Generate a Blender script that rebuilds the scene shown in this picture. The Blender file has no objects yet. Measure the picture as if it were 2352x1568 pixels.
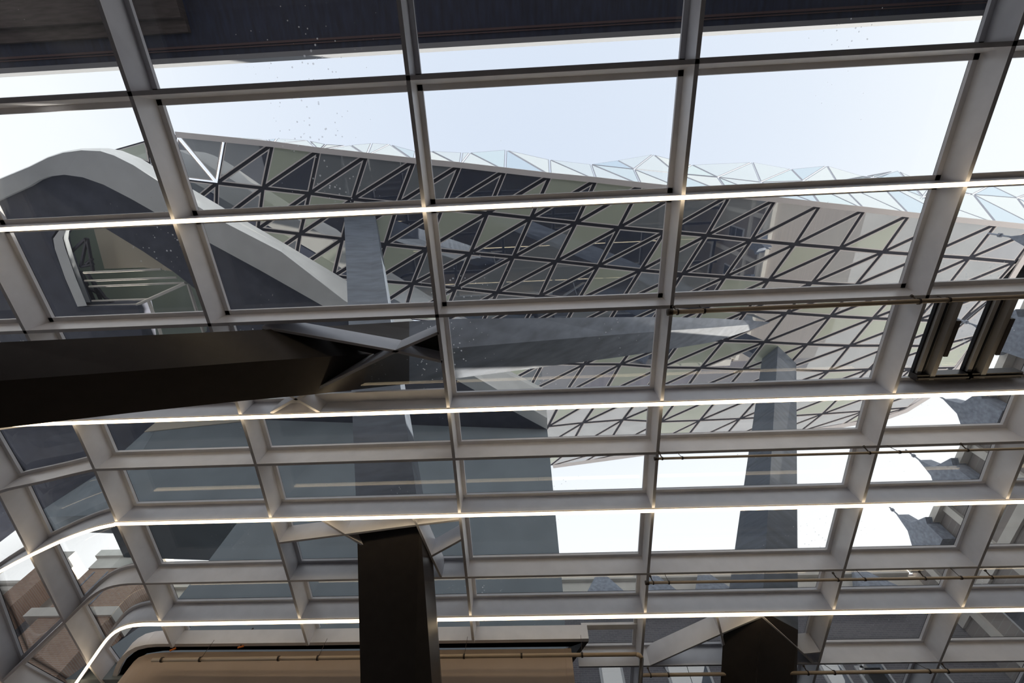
import bpy, bmesh, math, random
import numpy as np
from mathutils import Vector as V, Matrix

random.seed(7)
C = bpy.context.scene.collection
SC = bpy.context.scene

# ------------------------------------------------------------------ camera
FPX = 992.84                      # focal length in pixels of the 2352 x 1568 frame
CX, CY = 1176.0, 784.0
RM = np.array([[0.99881044, 0.046554, 0.01450636],      # camera right
               [-0.03706071, 0.91809725, -0.39461873],  # camera down
               [-0.03168932, 0.39361169, 0.91873044]])  # camera forward
EYE = 1.6                         # eye height above the floor; every z below is floor based
cam_d = bpy.data.cameras.new('camera')
cam = bpy.data.objects.new('camera', cam_d)
C.objects.link(cam)
cam_d.sensor_width = 36.0
cam_d.lens = FPX * 36.0 / 2352.0
cam_d.clip_end = 2000
cam.matrix_world = Matrix(((RM[0][0], -RM[1][0], -RM[2][0], 0), (RM[0][1], -RM[1][1], -RM[2][1], 0),
                           (RM[0][2], -RM[1][2], -RM[2][2], EYE), (0, 0, 0, 1)))
SC.camera = cam

# ------------------------------------------------------------------ sky, sun, exposure
SUN = V((0.78, 0.56, 0.21)).normalized()   # low winter sun from the right of the courtyard
SKY = 1.10
w = bpy.data.worlds.new('sky'); SC.world = w; w.use_nodes = True
nt = w.node_tree; nt.nodes.clear()
N = nt.nodes.new; LK = nt.links.new
tc = N('ShaderNodeTexCoord'); nrm = N('ShaderNodeVectorMath'); nrm.operation = 'NORMALIZE'
LK(tc.outputs['Generated'], nrm.inputs[0])
sp = N('ShaderNodeSeparateXYZ'); LK(nrm.outputs[0], sp.inputs[0])     # hazy sky: paler and brighter towards the horizon
rp = N('ShaderNodeValToRGB'); e = rp.color_ramp.elements
e[0].position = 0.0; e[0].color = (1.06, 1.05, 1.04, 1)
e[1].position = 1.0; e[1].color = (0.71, 0.775, 0.90, 1)
for p, c in ((0.55, (1.05, 1.05, 1.05, 1)), (0.72, (0.95, 0.97, 1.0, 1)), (0.86, (0.80, 0.85, 0.945, 1))):
    q = e.new(p); q.color = c
LK(sp.outputs['Z'], rp.inputs[0])
bg = N('ShaderNodeBackground'); bg.inputs[1].default_value = SKY
LK(rp.outputs[0], bg.inputs[0])
wo = N('ShaderNodeOutputWorld'); LK(bg.outputs[0], wo.inputs[0])

sl = bpy.data.lights.new('sun', 'SUN'); sl.energy = 11.0; sl.color = (1.0, 0.90, 0.76); sl.angle = 0.009
so = bpy.data.objects.new('sun', sl); C.objects.link(so)
so.rotation_euler = SUN.to_track_quat('Z', 'Y').to_euler(); so.location = (20, 40, 40)

SC.view_settings.view_transform = 'Standard'
SC.view_settings.look = 'None'
SC.view_settings.exposure = 0.16
SC.view_settings.gamma = 1.0
SC.view_settings.use_curve_mapping = False
SC.cycles.max_bounces = 10
SC.cycles.transparent_max_bounces = 24
SC.cycles.use_denoising = True

# ------------------------------------------------------------------ picking points of the place by sight lines
def ray(x, y):
    d = RM.T @ np.array([(x - CX) / FPX, (y - CY) / FPX, 1.0]); return V(d)
O = V((0, 0, EYE))
def at_z(x, y, z): d = ray(x, y); return O + d * ((z - EYE) / d.z)
def at_y(x, y, yy): d = ray(x, y); return O + d * (yy / d.y)
def at_x(x, y, xx): d = ray(x, y); return O + d * (xx / d.x)
def at_d(x, y, dist): return O + ray(x, y) * dist
def at_p(x, y, p, n): d = ray(x, y); return O + d * ((p - O).dot(n) / d.dot(n))

# ------------------------------------------------------------------ materials
def mat(name, col, rough=0.6, spec=0.4, metal=0.0, noise=None, bump=0.0, emit=None):
    m = bpy.data.materials.new(name); m.use_nodes = True
    t = m.node_tree; b = t.nodes['Principled BSDF']
    b.inputs['Base Color'].default_value = (*col, 1); b.inputs['Roughness'].default_value = rough
    b.inputs['Specular IOR Level'].default_value = spec; b.inputs['Metallic'].default_value = metal
    if noise:
        sc, amt = noise[0], noise[1]
        co = t.nodes.new('ShaderNodeTexCoord'); n = t.nodes.new('ShaderNodeTexNoise')
        mp = t.nodes.new('ShaderNodeMapping'); mp.inputs['Scale'].default_value = noise[2] if len(noise) > 2 else (1, 1, 1)
        t.links.new(co.outputs['Object'], mp.inputs[0]); t.links.new(mp.outputs[0], n.inputs['Vector'])
        n.inputs['Scale'].default_value = sc; n.inputs['Detail'].default_value = 6
        r = t.nodes.new('ShaderNodeValToRGB')
        r.color_ramp.elements[0].position = 0.3; r.color_ramp.elements[1].position = 0.7
        r.color_ramp.elements[0].color = (*[c * (1 - amt) for c in col], 1)
        r.color_ramp.elements[1].color = (*[min(1, c * (1 + amt)) for c in col], 1)
        t.links.new(n.outputs['Fac'], r.inputs[0]); t.links.new(r.outputs[0], b.inputs['Base Color'])
        if bump:
            bp = t.nodes.new('ShaderNodeBump'); bp.inputs['Strength'].default_value = bump; bp.inputs['Distance'].default_value = 0.02
            t.links.new(n.outputs['Fac'], bp.inputs['Height']); t.links.new(bp.outputs[0], b.inputs['Normal'])
    if emit:
        b.inputs['Emission Color'].default_value = (*emit[0], 1); b.inputs['Emission Strength'].default_value = emit[1]
    return m

def brick_mat(name, c1, c2, mortar, scale=1.0, rot=(0, 0, 0)):
    m = bpy.data.materials.new(name); m.use_nodes = True
    t = m.node_tree; b = t.nodes['Principled BSDF']; b.inputs['Roughness'].default_value = 0.85
    co = t.nodes.new('ShaderNodeTexCoord'); mp = t.nodes.new('ShaderNodeMapping'); mp.inputs['Rotation'].default_value = rot
    br = t.nodes.new('ShaderNodeTexBrick'); br.inputs['Scale'].default_value = scale
    br.inputs['Color1'].default_value = (*c1, 1); br.inputs['Color2'].default_value = (*c2, 1); br.inputs['Mortar'].default_value = (*mortar, 1)
    br.inputs['Brick Width'].default_value = 0.22; br.inputs['Row Height'].default_value = 0.07; br.inputs['Mortar Size'].default_value = 0.01
    t.links.new(co.outputs['Object'], mp.inputs[0]); t.links.new(mp.outputs[0], br.inputs['Vector']); t.links.new(br.outputs['Color'], b.inputs['Base Color'])
    return m

def glass_mat(name, tint, ior=1.5, dirt=0.0, refl=0.0):
    m = bpy.data.materials.new(name); m.use_nodes = True
    t = m.node_tree; t.nodes.clear(); n = t.nodes.new; l = t.links.new
    tr = n('ShaderNodeBsdfTransparent'); tr.inputs[0].default_value = (*tint, 1)
    gl = n('ShaderNodeBsdfGlossy'); gl.inputs['Roughness'].default_value = 0.0
    fr = n('ShaderNodeFresnel'); fr.inputs[0].default_value = ior
    # same reflectance from both sides of the sheet
    ge = n('ShaderNodeNewGeometry'); dot = n('ShaderNodeVectorMath'); dot.operation = 'DOT_PRODUCT'
    l(ge.outputs['Normal'], dot.inputs[0]); l(ge.outputs['Incoming'], dot.inputs[1])
    ab = n('ShaderNodeMath'); ab.operation = 'ABSOLUTE'; l(dot.outputs['Value'], ab.inputs[0])
    om = n('ShaderNodeMath'); om.operation = 'SUBTRACT'; om.inputs[0].default_value = 1.0; l(ab.outputs[0], om.inputs[1])
    pw = n('ShaderNodeMath'); pw.operation = 'POWER'; l(om.outputs[0], pw.inputs[0]); pw.inputs[1].default_value = 5
    ma = n('ShaderNodeMath'); ma.operation = 'MULTIPLY_ADD'; l(pw.outputs[0], ma.inputs[0]); ma.inputs[1].default_value = 0.9; ma.inputs[2].default_value = 0.035 + refl
    mx = n('ShaderNodeMixShader'); l(ma.outputs[0], mx.inputs[0]); l(tr.outputs[0], mx.inputs[1]); l(gl.outputs[0], mx.inputs[2])
    last = mx
    if dirt:
        co = n('ShaderNodeTexCoord'); vo = n('ShaderNodeTexVoronoi'); vo.inputs['Scale'].default_value = 9.0
        l(co.outputs['Object'], vo.inputs['Vector'])
        ns = n('ShaderNodeTexNoise'); ns.inputs['Scale'].default_value = 0.45; ns.inputs['Detail'].default_value = 4; l(co.outputs['Object'], ns.inputs['Vector'])
        lt = n('ShaderNodeMath'); lt.operation = 'LESS_THAN'; l(vo.outputs['Distance'], lt.inputs[0])
        th = n('ShaderNodeMapRange'); th.inputs['From Min'].default_value = 0.5; th.inputs['From Max'].default_value = 0.75
        th.inputs['To Min'].default_value = 0.0; th.inputs['To Max'].default_value = 0.19; l(ns.outputs['Fac'], th.inputs['Value']); l(th.outputs[0], lt.inputs[1])
        sc = n('ShaderNodeMath'); sc.operation = 'MULTIPLY'; l(lt.outputs[0], sc.inputs[0]); sc.inputs[1].default_value = dirt
        fz = n('ShaderNodeMath'); fz.operation = 'MULTIPLY_ADD'; l(ns.outputs['Fac'], fz.inputs[0]); fz.inputs[1].default_value = 0.018; l(sc.outputs[0], fz.inputs[2])
        df = n('ShaderNodeBsdfTranslucent'); df.inputs[0].default_value = (0.85, 0.87, 0.9, 1)
        m2 = n('ShaderNodeMixShader'); l(fz.outputs[0], m2.inputs[0]); l(mx.outputs[0], m2.inputs[1]); l(df.outputs[0], m2.inputs[2]); last = m2
    o = n('ShaderNodeOutputMaterial'); l(last.outputs[0], o.inputs[0])
    return m

def mirror_mat(name, base, refl, tint=(1, 1, 1), rough=0.02):
    m = bpy.data.materials.new(name); m.use_nodes = True
    t = m.node_tree; t.nodes.clear(); n = t.nodes.new; l = t.links.new
    d = n('ShaderNodeBsdfDiffuse'); d.inputs[0].default_value = (*base, 1)
    g = n('ShaderNodeBsdfGlossy'); g.inputs[0].default_value = (*tint, 1); g.inputs['Roughness'].default_value = rough
    lw = n('ShaderNodeLayerWeight'); lw.inputs[0].default_value = 0.5
    ma = n('ShaderNodeMath'); ma.operation = 'MULTIPLY_ADD'; l(lw.outputs['Fresnel'], ma.inputs[0]); ma.inputs[1].default_value = 0.25; ma.inputs[2].default_value = refl; ma.use_clamp = True
    x = n('ShaderNodeMixShader'); l(ma.outputs[0], x.inputs[0]); l(d.outputs[0], x.inputs[1]); l(g.outputs[0], x.inputs[2])
    o = n('ShaderNodeOutputMaterial'); l(x.outputs[0], o.inputs[0])
    return m

M = {}
M['fin'] = mat('warm_grey_paint', (0.74, 0.745, 0.79), 0.36, 0.5, noise=(3, 0.05))
M['gasket'] = mat('black_rubber', (0.012, 0.012, 0.016), 0.6)
M['glass'] = glass_mat('roof_glass', (0.935, 0.95, 0.955), dirt=0.5)
M['tube'] = mat('lit_diffuser', (0.9, 0.85, 0.75), 0.5, emit=((1.0, 0.78, 0.50), 4.2))
M['alu'] = mat('aluminium', (0.42, 0.41, 0.40), 0.4, 0.5)
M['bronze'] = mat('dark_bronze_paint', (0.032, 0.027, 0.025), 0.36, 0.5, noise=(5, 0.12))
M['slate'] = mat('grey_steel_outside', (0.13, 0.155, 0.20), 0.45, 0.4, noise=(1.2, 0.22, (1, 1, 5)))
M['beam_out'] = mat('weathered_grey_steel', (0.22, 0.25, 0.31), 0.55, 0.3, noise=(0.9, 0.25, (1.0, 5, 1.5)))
M['pipe'] = mat('cream_pipe_paint', (0.46, 0.38, 0.29), 0.4, 0.5)
M['clip'] = mat('dark_clip', (0.05, 0.04, 0.035), 0.5)
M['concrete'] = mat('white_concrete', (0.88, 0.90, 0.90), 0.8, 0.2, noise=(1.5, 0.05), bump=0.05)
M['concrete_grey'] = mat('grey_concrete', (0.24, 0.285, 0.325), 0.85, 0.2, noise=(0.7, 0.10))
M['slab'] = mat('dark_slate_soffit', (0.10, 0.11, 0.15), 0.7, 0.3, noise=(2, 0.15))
M['beige'] = mat('beige_render', (0.44, 0.36, 0.30), 0.8, 0.2, noise=(1.2, 0.05))
M['gap_shade'] = mat('gap_shade_black', (0.008, 0.008, 0.008), 0.9, 0.0)  # near-black colour standing in for the shade of the recess
M['soffit'] = mat('dark_eave_boards', (0.022, 0.032, 0.075), 0.55, 0.4, noise=(1.6, 0.35, (6, 1, 1)))
M['soffit_brown'] = mat('brown_eave_boards', (0.10, 0.085, 0.085), 0.6, 0.3, noise=(2.5, 0.3, (1, 6, 1)))
M['fascia'] = mat('pale_fascia', (0.34, 0.36, 0.40), 0.6)
M['ledge'] = mat('red_brown_ledge', (0.12, 0.075, 0.085), 0.6)
M['brick'] = brick_mat('grey_brick', (0.16, 0.155, 0.19), (0.21, 0.20, 0.23), (0.26, 0.26, 0.28), rot=(math.pi / 2, 0, 0))
M['brick_e'] = brick_mat('tan_brick', (0.34, 0.31, 0.30), (0.40, 0.36, 0.34), (0.42, 0.41, 0.40), rot=(math.pi / 2, 0, math.pi / 2))
M['brick_o'] = brick_mat('orange_brick', (0.42, 0.26, 0.19), (0.50, 0.33, 0.24), (0.50, 0.42, 0.36), rot=(math.pi / 2, 0, 0))
M['stone'] = mat('cream_stone', (0.82, 0.79, 0.74), 0.8, 0.2, noise=(2, 0.08))
M['slate_roof'] = mat('blue_slate', (0.30, 0.34, 0.42), 0.6, 0.4, noise=(8, 0.25))
M['winframe'] = mat('white_window_paint', (0.72, 0.74, 0.78), 0.5)
M['winglass'] = mirror_mat('window_glass', (0.10, 0.12, 0.15), 0.25)
M['lattice'] = mat('dark_lattice', (0.035, 0.037, 0.055), 0.6, 0.3)
M['trimline'] = mat('pale_glazing_trim', (0.78, 0.73, 0.72), 0.5, 0.3)
M['trimgrey'] = mat('grey_glazing_trim', (0.36, 0.38, 0.44), 0.5, 0.3)
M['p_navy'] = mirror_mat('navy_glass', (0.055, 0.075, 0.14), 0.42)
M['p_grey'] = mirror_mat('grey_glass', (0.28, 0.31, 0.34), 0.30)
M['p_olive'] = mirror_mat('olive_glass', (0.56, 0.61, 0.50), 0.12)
M['f_white'] = mirror_mat('white_facet_glass', (0.80, 0.86, 0.88), 0.55, (0.96, 1.0, 1.0))
M['f_blue'] = mirror_mat('blue_facet_glass', (0.55, 0.68, 0.80), 0.55, (0.86, 0.95, 1.0))
M['f_cyan'] = mirror_mat('cyan_facet_glass', (0.72, 0.86, 0.88), 0.55, (0.90, 0.98, 1.0))
M['floor'] = mat('dark_stone_floor', (0.055, 0.05, 0.045), 0.5, 0.4, noise=(0.8, 0.1))
M['paving'] = mat('pale_paving', (0.58, 0.58, 0.58), 0.85, 0.2, noise=(0.3, 0.1))
M['ceil'] = mat('warm_plaster', (0.62, 0.58, 0.50), 0.8, 0.1)
M['green'] = mat('greenish_glass_wall', (0.30, 0.36, 0.31), 0.25, 0.5)
M['orange'] = mat('orange_clip', (0.75, 0.22, 0.04), 0.5)

# ------------------------------------------------------------------ mesh helpers
class MB:
    def __init__(s): s.v = []; s.f = []; s.m = []
    def face(s, pts, mi=0):
        b = len(s.v); s.v += [V(p) for p in pts]; s.f.append(tuple(range(b, b + len(pts)))); s.m.append(mi)
    def prism(s, poly, off, mi=0, mtop=None, mside=None):
        a = [V(p) for p in poly]; n = len(a); b = len(s.v); off = V(off)
        s.v += a + [p + off for p in a]
        s.f.append(tuple(range(b, b + n))); s.m.append(mi)
        s.f.append(tuple(range(b + 2 * n - 1, b + n - 1, -1))); s.m.append(mi if mtop is None else mtop)
        for i in range(n):
            j = (i + 1) % n
            s.f.append((b + i, b + n + i, b + n + j, b + j)); s.m.append(mi if mside is None else mside)
    def box(s, lo, hi, mi=0):
        x0, y0, z0 = lo; x1, y1, z1 = hi
        s.prism([(x0, y0, z0), (x1, y0, z0), (x1, y1, z0), (x0, y1, z0)], (0, 0, z1 - z0), mi)
    def sweep(s, path, nors, prof, mi=0, close=True):
        path = [V(p) for p in path]; n = len(path); k = len(prof); b = len(s.v)
        for i, p in enumerate(path):
            t = (path[min(i + 1, n - 1)] - path[max(i - 1, 0)]).normalized()
            nn = V(nors[i]); nn = (nn - t * nn.dot(t)).normalized(); bi = t.cross(nn)
            s.v += [p + bi * u + nn * q for u, q in prof]
        for i in range(n - 1):
            for j in range(k):
                a, c = b + i * k + j, b + i * k + (j + 1) % k
                s.f.append((a, c, c + k, a + k)); s.m.append(mi)
        s.f.append(tuple(range(b + k - 1, b - 1, -1))); s.m.append(mi)
        s.f.append(tuple(range(b + (n - 1) * k, b + n * k))); s.m.append(mi)
    def tube(s, path, r, sides=8, mi=0):
        path = [V(p) for p in path]
        d = (path[-1] - path[0]).normalized(); ref = V((0, 0, 1)) if abs(d.z) < 0.9 else V((0, 1, 0))
        s.sweep(path, [ref] * len(path), [(r * math.cos(2 * math.pi * q / sides), r * math.sin(2 * math.pi * q / sides)) for q in range(sides)], mi)
    def loft(s, rings, mi=0, cap=True):
        k = len(rings[0]); b = len(s.v)
        for r in rings: s.v += [V(p) for p in r]
        for i in range(len(rings) - 1):
            for j in range(k):
                a, c = b + i * k + j, b + i * k + (j + 1) % k
                s.f.append((a, c, c + k, a + k)); s.m.append(mi)
        if cap:
            s.f.append(tuple(range(b + k - 1, b - 1, -1))); s.m.append(mi)
            q = b + (len(rings) - 1) * k; s.f.append(tuple(range(q, q + k))); s.m.append(mi)
    def build(s, name, mats, parent=None, smooth=False, fix=True):
        me = bpy.data.meshes.new(name)
        me.from_pydata([tuple(p) for p in s.v], [], s.f)
        for mm in (mats if isinstance(mats, (list, tuple)) else [mats]): me.materials.append(M[mm])
        for p, i in zip(me.polygons, s.m): p.material_index = i; p.use_smooth = smooth
        if fix:
            bm = bmesh.new(); bm.from_mesh(me); bmesh.ops.remove_doubles(bm, verts=bm.verts, dist=1e-5)
            bmesh.ops.recalc_face_normals(bm, faces=bm.faces); bm.to_mesh(me); bm.free()
        o = bpy.data.objects.new(name, me); C.objects.link(o)
        if parent: o.parent = parent
        return o

def tag(o, label, cat=None, group=None, kind=None):
    o['label'] = label
    if cat: o['category'] = cat
    if group: o['group'] = group
    if kind: o['kind'] = kind
    return o
def thing(name, label, cat=None, group=None, kind=None):
    o = bpy.data.objects.new(name, None); C.objects.link(o); o.empty_display_size = 0.2
    return tag(o, label, cat, group, kind)

# ------------------------------------------------------------------ the glass roof: rows run along x, rafters along y
XS = [-8.887, -5.527, -1.511, 2.494, 6.703, 9.517, 12.35, 15.2]          # rafters
YS = {0: -2.85, 1: -1.073, 2: 0.700, 3: 2.469, 4: 4.346, 5: 5.448, 6: 6.791, 7: 8.556, 8: 9.735, 9: 11.474, 10: 13.2}
ZS = {0: 7.0, 1: 7.0, 2: 7.0, 3: 7.0, 4: 7.0, 5: 6.946, 6: 6.852, 7: 6.746, 8: 6.663, 9: 6.553, 10: 6.44}
ZS = {k: z + EYE for k, z in ZS.items()}
FD, FT = 0.43, 0.06               # fin depth and thickness
def roofz(y):
    k = sorted(YS)
    for a, b in zip(k, k[1:]):
        if y <= YS[b] or b == k[-1]:
            t = (y - YS[a]) / (YS[b] - YS[a]); return ZS[a] + t * (ZS[b] - ZS[a])
def on_roof(x, y, dz=0.0):
    z = 8.6
    for _ in range(6): p = at_z(x, y, z); z = roofz(p.y) + dz
    return p
# left flank, where the rows bend away in plan; points from the first rafter outwards, then up to the second and third ribs
XL1, XL2 = -11.15, -13.2
def rz(x, y): return V((x, y, roofz(y)))
def prow(px): return [on_roof(x, y) for x, y in px]
LEFT = {0: ([rz(-8.887, YS[0]), rz(XL1, YS[0])], [rz(XL1, YS[0]), rz(XL2, YS[0])]),
        1: ([rz(-8.887, YS[1]), rz(XL1, YS[1])], [rz(XL1, YS[1]), rz(XL2, YS[1])]),
        2: ([rz(-8.887, YS[2]), rz(XL1, YS[2])], [rz(XL1, YS[2]), rz(XL2, YS[2] + 0.05)]),
        3: ([rz(-8.887, YS[3]), rz(-10, YS[3]), rz(XL1, YS[3] + 0.05)], [rz(XL1, YS[3] + 0.05), rz(XL2, YS[3] + 0.2)]),
        4: ([rz(-8.887, YS[4]), rz(-10, YS[4] + 0.06), rz(XL1, YS[4] + 0.2)], [rz(XL1, YS[4] + 0.2), rz(XL2, YS[4] + 0.55)]),
        5: (prow([(216.8, 1079), (165, 1090.5), (108.4, 1104.5), (55, 1116), (2.5, 1126.5)]), [on_roof(2.5, 1126.5), rz(XL2, 6.75)]),
        6: (prow([(268.5, 1199.5), (230, 1207), (190, 1220), (151, 1235), (114, 1252), (76.5, 1270)]), prow([(76.5, 1270), (38, 1289), (0, 1308)]) + [rz(XL2, 8.75)]),
        7: (prow([(331.1, 1340.8), (296.7, 1340.2), (271.2, 1343.3), (245.7, 1349.1), (226.5, 1358), (207.4, 1372), (188.3, 1389.3), (156, 1421.5)]), prow([(156, 1421.5), (115, 1460), (76.5, 1496), (40.8, 1532), (4, 1565)])),
        8: (prow([(367.1, 1427.9), (344.6, 1427.3), (317.9, 1428.1), (301.8, 1430.5), (291, 1433.2), (280.4, 1437.5), (269.6, 1442.9), (262, 1449), (252, 1459), (242, 1472.5), (230, 1490), (207, 1523)]), prow([(207, 1523), (180, 1562), (150, 1605), (130, 1634)]))}
def resample(pts, k):
    ls = [0]
    for a, b in zip(pts, pts[1:]): ls.append(ls[-1] + (b - a).length)
    out = []
    for i in range(k + 1):
        t = ls[-1] * i / k
        for j in range(len(pts) - 1):
            if t <= ls[j + 1] + 1e-9:
                out.append(pts[j].lerp(pts[j + 1], (t - ls[j]) / max(1e-9, ls[j + 1] - ls[j]))); break
        else: out.append(pts[-1].copy())
    return out
KA, KB = 14, 5
def row_left(i):                  # 3-D points and normals, rafter 0 outwards
    a = resample(LEFT[i][0], KA); b = resample(LEFT[i][1], KB); pts = a + b[1:]
    for _ in range(2):            # soften the polyline
        pts = [pts[0]] + [(pts[k - 1] + pts[k] * 2 + pts[k + 1]) / 4 for k in range(1, len(pts) - 1)] + [pts[-1]]
    return pts, [V((0, 0, 1))] * len(pts)
ROWL = {i: row_left(i) for i in LEFT}
XR = 15.6
BULK_X = 1.10                     # the beige bulkhead closes the roof left of here, between rows 8 and 9
roof = thing('ceiling', 'glass roof of deep warm grey steel fins over the courtyard hall', kind='structure')
prof_web = [(-FT / 2, 0), (FT / 2, 0), (FT / 2, FD), (-FT / 2, FD)]
prof_bar = [(-0.11, FD), (0.11, FD), (0.11, FD + 0.055), (-0.11, FD + 0.055)]
prof_gas = [(-0.10, FD + 0.055), (0.10, FD + 0.055), (0.10, FD + 0.075), (-0.10, FD + 0.075)]
for i in range(0, 11):
    x0 = BULK_X - 0.1 if i >= 9 else None
    if i in ROWL:
        P, Nn = ROWL[i]; path = [V((XR, YS[i], ZS[i]))] + P; nor = [V((0, 0, 1))] + Nn
    else:
        path = [V((XR, YS[i], ZS[i])), V((x0, YS[i], ZS[i]))]; nor = [V((0, 0, 1))] * 2
    b = MB(); b.sweep(path, nor, prof_web); fin = b.build('purlin_fin', 'fin', roof)
    b = MB(); b.sweep(path, nor, prof_bar, 0); b.sweep(path, nor, prof_gas, 1); b.build('glazing_bar', ['fin', 'gasket'], fin)
ydir = V((0, 0.2, 1))
for c, x in enumerate(XS):
    ks = [k for k in sorted(YS)]
    if c <= 2: ks = ks[:9]
    path = [V((x, -4.5, 7.0 + EYE))] + [V((x, YS[k], ZS[k])) for k in ks]
    if c <= 2: path.append(V((x, 10.6, roofz(10.6))))
    nor = [V((0, 0, 1))] * len(path)
    b = MB(); b.sweep(path, nor, prof_web); fin = b.build('rafter_fin', 'fin', roof)
    b = MB(); b.sweep(path, nor, prof_bar, 0); b.sweep(path, nor, prof_gas, 1); b.build('glazing_bar', ['fin', 'gasket'], fin)
for kk in (KA, KA + KB):          # the two ribs in the bent flank
    ks = range(0, 9)
    path = [ROWL[k][0][kk] for k in ks]; nor = [ROWL[k][1][kk] for k in ks]
    path.append(path[-1] + V((0.05, 1.0, 0.0))); nor.append(nor[-1])
    b = MB(); b.sweep(path, nor, prof_web); fin = b.build('rafter_fin', 'fin', roof)
    b = MB(); b.sweep(path, nor, prof_bar, 0); b.sweep(path, nor, prof_gas, 1); b.build('glazing_bar', ['fin', 'gasket'], fin)
# panes
GO = FD + 0.062
def pane(quad, n):
    b = MB(); b.prism(quad, V(n) * 0.032); return b.build('glass_pane', 'glass', roof)
for i in range(0, 10):
    for c in range(len(XS) - 1):
        if i >= 9 and XS[c + 1] < BULK_X + 1: continue
        xa, xb = XS[c] + 0.06, XS[c + 1] - 0.06
        ya, yb = YS[i] + 0.06, YS[i + 1] - 0.06
        za, zb = ZS[i], ZS[i + 1]
        if i >= 8 and c < 2: yb = 10.5; zb = roofz(yb)
        if i == 9: xa = max(xa, BULK_X)
        pane([(xa, ya, za + GO), (xb, ya, za + GO), (xb, yb, zb + GO), (xa, yb, zb + GO)], (0, 0, 1))
    if i < 8:
        Pa, Na = ROWL[i]; Pb, Nb = ROWL[i + 1]
        for s0, s1 in ((0, KA), (KA, KA + KB)):
            b = MB(); k = s1 - s0 + 1
            lo, hi = [], []
            for q in range(s0, s1 + 1):
                for P_, N_, fr in ((Pa[q], Na[q], 0.04), (Pb[q], Nb[q], -0.04)):
                    lo.append(P_ + N_ * GO + V((0, fr, 0))); hi.append(P_ + N_ * (GO + 0.032) + V((0, fr, 0)))
            b.v = lo + hi; L = len(lo)
            for q in range(k - 1):
                a = 2 * q
                b.f.append((a, a + 1, a + 3, a + 2)); b.f.append((L + a, L + a + 2, L + a + 3, L + a + 1)); b.m += [0, 0]
                b.f.append((a, a + 2, L + a + 2, L + a)); b.f.append((a + 1, L + a + 1, L + a + 3, a + 3)); b.m += [0, 0]
            b.f.append((0, L, L + 1, 1)); e2 = 2 * (k - 1); b.f.append((e2, e2 + 1, L + e2 + 1, L + e2)); b.m += [0, 0]
            b.build('glass_pane', 'glass', roof, smooth=True)

# diagonal fins around the three places where struts pass through the roof
def dfin(pxs, top=0.0, depth=FD + 0.02, t=0.05):
    P = [on_roof(x, y) for x, y in pxs]
    b = MB(); b.sweep(P, [V((0, 0, 1))] * len(P), [(-t / 2, 0), (t / 2, 0), (t / 2, depth), (-t / 2, depth)])
    b.build('diagonal_fin', 'fin', roof)
for seg in ([(640, 1247), (792, 1228), (958, 1206), (1057, 1194)], [(735, 1192), (792, 1228), (860, 1268)], [(948, 1190), (958, 1206), (990, 1278), (1013, 1326)],
            [(990, 1278), (1061, 1239)],
            [(622, 949), (680, 916), (910, 806), (1008, 764)], [(602, 752), (905, 806), (1016, 831)], [(640, 894), (680, 917), (733, 947)],
            [(1494, 1529), (1657, 1456)], [(1646, 1412), (1657, 1456), (1664, 1488)], [(1657, 1456), (1750, 1416)], [(1750, 1416), (1872, 1526)], [(1846, 1502), (1884, 1498)]):
    dfin(seg)
# the dark capping plates left solid in the corners of the strut openings
b = MB(); b.prism([on_roof(*p, dz=0.36) for p in ((905, 805), (1006, 764), (1014, 830))], (0, 0, 0.05)); b.build('capping_plate', 'bronze', roof)
b = MB(); b.prism([on_roof(*p, dz=0.38) for p in ((610, 750), (905, 800), (870, 815), (600, 758))], (0, 0, 0.05)); b.build('capping_plate', 'bronze', roof)
b = MB(); b.prism([on_roof(*p, dz=0.36) for p in ((628, 945), (700, 906), (1030, 893), (1030, 935))], (0, 0, 0.05)); b.build('capping_plate', 'fin', roof)

# ------------------------------------------------------------------ light lines under every second row
HEX = [(math.cos(math.pi / 4 * k + math.pi / 8), math.sin(math.pi / 4 * k + math.pi / 8)) for k in range(8)]
def light_row(i, label, xl=None, straight_to=None):
    t = thing('light_line', label, 'lamp', 'light lines under the roof fins')
    if xl is None:
        P, Nn = ROWL[i]; path = [V((XR - 0.3, YS[i], ZS[i]))] + P[:-1]; nor = [V((0, 0, 1))] + Nn[:-1]
    else:
        path = [V((XR - 0.3, YS[i], ZS[i])), V((xl, YS[i], ZS[i]))]; nor = [V((0, 0, 1))] * 2
    b = MB(); b.sweep(path, nor, [(-0.022, -0.028), (0.022, -0.028), (0.022, -0.001), (-0.022, -0.001)]); b.build('housing', 'alu', t)
    pr = [(0.034 * u, -0.06 + 0.034 * q) for u, q in HEX]
    x = XR - 0.35; xe = xl if xl is not None else XS[0]
    while x > xe + 0.05:
        x1 = max(x - 1.37, xe)
        b = MB(); b.sweep([V((x - 0.005, YS[i], ZS[i])), V((x1 + 0.005, YS[i], ZS[i]))], [V((0, 0, 1))] * 2, pr); b.build('light_tube', 'tube', t); x = x1
    if xl is None:
        b = MB(); b.sweep(path[1:], nor[1:], pr); b.build('light_tube', 'tube', t, smooth=True)
light_row(2, 'long straight warm white light line crossing below the faceted roof edge, topmost of the four', xl=-12.0)
light_row(4, 'straight warm white light line cut off at left by the dark bronze beam', xl=-12.0)
light_row(6, 'warm white light line bending gently downward at its left end')
light_row(8, 'lowest warm white light line turning steeply down around the rounded corner')

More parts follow.
